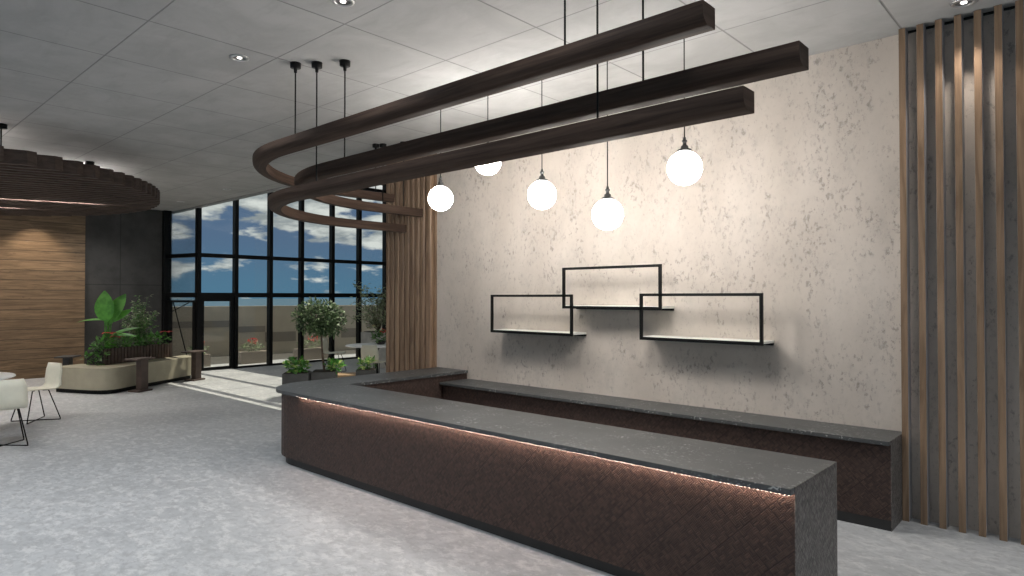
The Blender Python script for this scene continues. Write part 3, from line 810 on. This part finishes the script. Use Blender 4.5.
# small round tree
tr = tag(empty('round_headed_tree', (-9.97, 6.07, .43)), 'small potted tree with bare trunk and round leafy head before the windows', 'tree')
tx, ty = -9.99, 6.07
MB().tube([(tx+.02, ty+.05, .42), (tx+.01, ty+.02, .7), (tx-.01, ty+.01, 1.0), (tx, ty, 1.25)], .020, 8, r2=.014).build('trunk', M['bark'], tr)
br = MB()
for i in range(9):
    a = i*2*PI/9; br.tube([(tx, ty, 1.0+.03*i), (tx+.15*math.cos(a), ty+.15*math.sin(a), 1.18+.02*i), (tx+.30*math.cos(a), ty+.30*math.sin(a), 1.30+.03*i)], .008, 5, r2=.003)
br.build('branch', M['bark'], tr)
cr = MB(); cr.open = True
clump(cr, (tx-.03, ty-.03, 1.34), (.44, .44, .31), 1900, .085, .040, R, 3, up=.1, shell=.35)
clump(cr, (tx+.1, ty+.1, 1.20), (.28, .28, .18), 260, .085, .040, R, 3, up=.1, shell=.4)
cr.build('foliage', [M['leafT'], M['leafT'], M['leafC']], tr)
# little plant beside the chair, on a low grey box
q3 = quad((-9.80, 6.86), (.62, .78), .17, .15); cx3, cy3 = box_planter(q3, .40, 'grey box planter with a small plant before the far table', M['boxgrey'])
bush((cx3, cy3, .41), (.13, .13, .10), 80, .12, .05, 'small bright green plant in front of the far round table', ('leafD', 'leafB'))
# low wooden bench
lb_ = tag(empty('low_wooden_bench', (-10.6, 6.75, 0)), 'low light brown wooden bench behind the grey box planters', 'bench')
MB().obox((-10.60, 6.98), (.62, .78, 0), (-.78, .62, 0), .42, .22, .20, .25).build('seat', M['plankwood'], lb_, bevel=.006)
for a in (-.34, .34):
    for b_ in (-.15, .15):
        MB().obox((-10.60+.62*a-.78*b_, 6.98+.78*a+.62*b_), (.62, .78, 0), (-.78, .62, 0), .03, .03, 0, .20).build('leg', M['plankwood'], lb_)
# pale planter with airy tree behind the far table
q4 = quad((-13.0, 9.60), (0, 1), .50, .22); cx4, cy4 = box_planter(q4, .86, 'pale grey concrete planter standing behind the far round table', M['boxlight'], 'concrete_planter')
at = tag(empty('airy_tree', (-13.0, 9.45, .87)), 'thin airy tree with sparse grey-green leaves growing behind the far round table', 'tree')
b = MB(); lf = MB(); lf.open = True; c = V((-13.0, 9.45, .87))
for i in range(20):
    a = R.uniform(0, 2*PI); s_ = R.uniform(.1, .72); h = R.uniform(.25, 1.15)
    m1 = c+V((math.cos(a)*s_*.3, math.sin(a)*s_*.3, h*.6)); tip = c+V((math.cos(a)*s_, math.sin(a)*s_, h))
    b.tube([c, m1, tip], .010, 5, r2=.003)
    for j in range(60):
        p = m1.lerp(tip, R.random())+V((R.gauss(0, .07), R.gauss(0, .07), R.gauss(0, .07)))
        lf.leaf(p, rdir(R, 0), rdir(R, 1), R.uniform(.07, .12), R.uniform(.03, .045), .3, mi=R.randrange(2), seg=2)
b.build('branch', M['bark'], at); lf.build('foliage', [M['leafE'], M['leafE']], at)
fa = tag(empty('flower_arrangement', (-11.08, 8.12, .722)), 'bowl of dark leaves and red flowers standing on the far round table', 'plant')
MB().lathe((-11.08, 8.12, .722), [(0, 0), (.07, 0), (.12, .07), (.11, .075), (0, .06)], 20).build('bowl', M['boxside'], fa)
lf = MB(); lf.open = True; clump(lf, (-11.08, 8.12, .86), (.20, .20, .10), 120, .12, .04, R, 2, up=.6, shell=.2)
lf.build('foliage', [M['leafC'], M['leafB']], fa)
fl = MB(); fl.open = True; clump(fl, (-11.04, 8.15, 1.0), (.06, .06, .04), 22, .05, .035, R, 1); fl.build('blossom', M['red'], fa)

# outside troughs
for (x, y, hl, lb) in ((-16.25, 7.87, .36, 'brown outdoor trough with red flowers seen through the pane right of the door'),
                       (-16.05, 9.45, .45, 'brown outdoor trough with faint red flowers seen behind the small tree'),
                       (-16.35, 6.55, .25, 'small brown outdoor trough seen through the glass door behind a side table')):
    q = quad((x, y), (0, 1), hl, .16); r = tag(empty('outdoor_trough', (x, y, 0)), lb, 'planter')
    MB().prism(q, 0, .30).build('box', M['parapet2'], r)
    b = MB(); b.open = True; clump(b, (x, y, .40), (.15, hl*.95, .11), 150, .09, .03, R, 2, up=.6)
    b.build('foliage', [M['leafE'], M['leafC']], r)
    b = MB(); b.open = True; clump(b, (x, y+.05, .56), (.08, hl*.4, .07), 28, .06, .05, R, 1); b.build('blossom', M['red'], r)
# black stay rods behind the bench
sr = tag(empty('stay_rods', (-15.6, 5.8, 0)), 'two thin crossed black rods standing before the narrow window by the dark wall', 'rods')
MB().tube([(-15.0, 5.485, 1.62), (-15.0, 5.77, .45)], .012, 8).build('rod', M['black'], sr)
MB().tube([(-15.0, 5.42, 1.36), (-15.0, 5.90, 1.62)], .010, 8).build('rod', M['black'], sr)
MB().tube([(-15.0, 5.77, .46), (-15.0, 5.80, 0)], .012, 8).build('rod', M['black'], sr)

# ------------------------------------------------------------------ light
su = bpy.data.lights.new('sun', 'SUN'); su.energy = 4.4; su.angle = .009; su.color = (1, .91, .76)
so = bpy.data.objects.new('sun', su); COL.objects.link(so); so.location = (-11, 14, 20)
so.rotation_euler = V((SX, -SY, -1)).to_track_quat('-Z', 'Y').to_euler()

w = bpy.data.worlds.new('sky'); bpy.context.scene.world = w; w.use_nodes = True
k = NT(w.node_tree); bg = k.n['Background']
tc = k.node('ShaderNodeTexCoord'); x, y, z = k.xyz(tc.outputs['Generated'])
az = k.m('ARCTAN2', y, x); el = k.m('ARCSINE', z)
grad = k.mix(k.ramp(el, 0.0, .10), (.09, .205, .31), (.10, .165, .27))
grad = k.mix(k.ramp(el, .08, .35), grad, (.12, .155, .25))
grad = k.mix(k.ramp(el, .3, 1.2), grad, (.12, .17, .27))
cv = k.comb(k.m('MULTIPLY', az, 12.0), k.m('MULTIPLY', el, 34.0), 5.1)
n1 = k.noise(cv, 1.0, 9, .58, .0)
cv2 = k.comb(k.m('MULTIPLY', az, 3.0), k.m('MULTIPLY', el, 9.0), 1.3)
n2 = k.noise(cv2, 1.0, 3, .5)
cov = k.m('ADD', n1, k.m('MULTIPLY', k.m('SUBTRACT', n2, .5), .35))
th = k.ramp(el, .05, .15, .54, .40)
cl = k.ramp(k.m('SUBTRACT', cov, th), 0.0, .10)
n3 = k.noise(k.comb(k.m('MULTIPLY', az, 16.0), k.m('MULTIPLY', k.m('ADD', el, .012), 50.0), 3.7), 1.0, 6, .6)
ccol = k.mix(k.ramp(n3, .35, .65), (.32, .35, .35), (.85, .86, .80))
colr = k.mix(k.m('MULTIPLY', cl, .92), grad, ccol)
k.l.new(colr, bg.inputs[0]); bg.inputs[1].default_value = 1.0

# ------------------------------------------------------------------ camera
cam = bpy.data.cameras.new('camera'); co = bpy.data.objects.new('camera', cam); COL.objects.link(co)
cam.sensor_width = 36; cam.lens = 36*650/1024; cam.clip_start = .05; cam.clip_end = 6000
yaw = math.atan((1105-512)/650); pitch = math.atan(9/650)
co.location = (0, 0, 1.7); co.rotation_euler = (PI/2+pitch, 0, yaw)
sc = bpy.context.scene; sc.camera = co
sc.view_settings.view_transform = 'Standard'; sc.view_settings.look = 'None'
sc.view_settings.exposure = 0; sc.view_settings.gamma = 1; sc.view_settings.use_curve_mapping = False
sc.cycles.max_bounces = 10; sc.cycles.diffuse_bounces = 5; sc.cycles.transparent_max_bounces = 16
sc.cycles.use_denoising = True; sc.cycles.sample_clamp_indirect = 6
for o in bpy.data.objects:
    if '_w' in o: del o['_w']
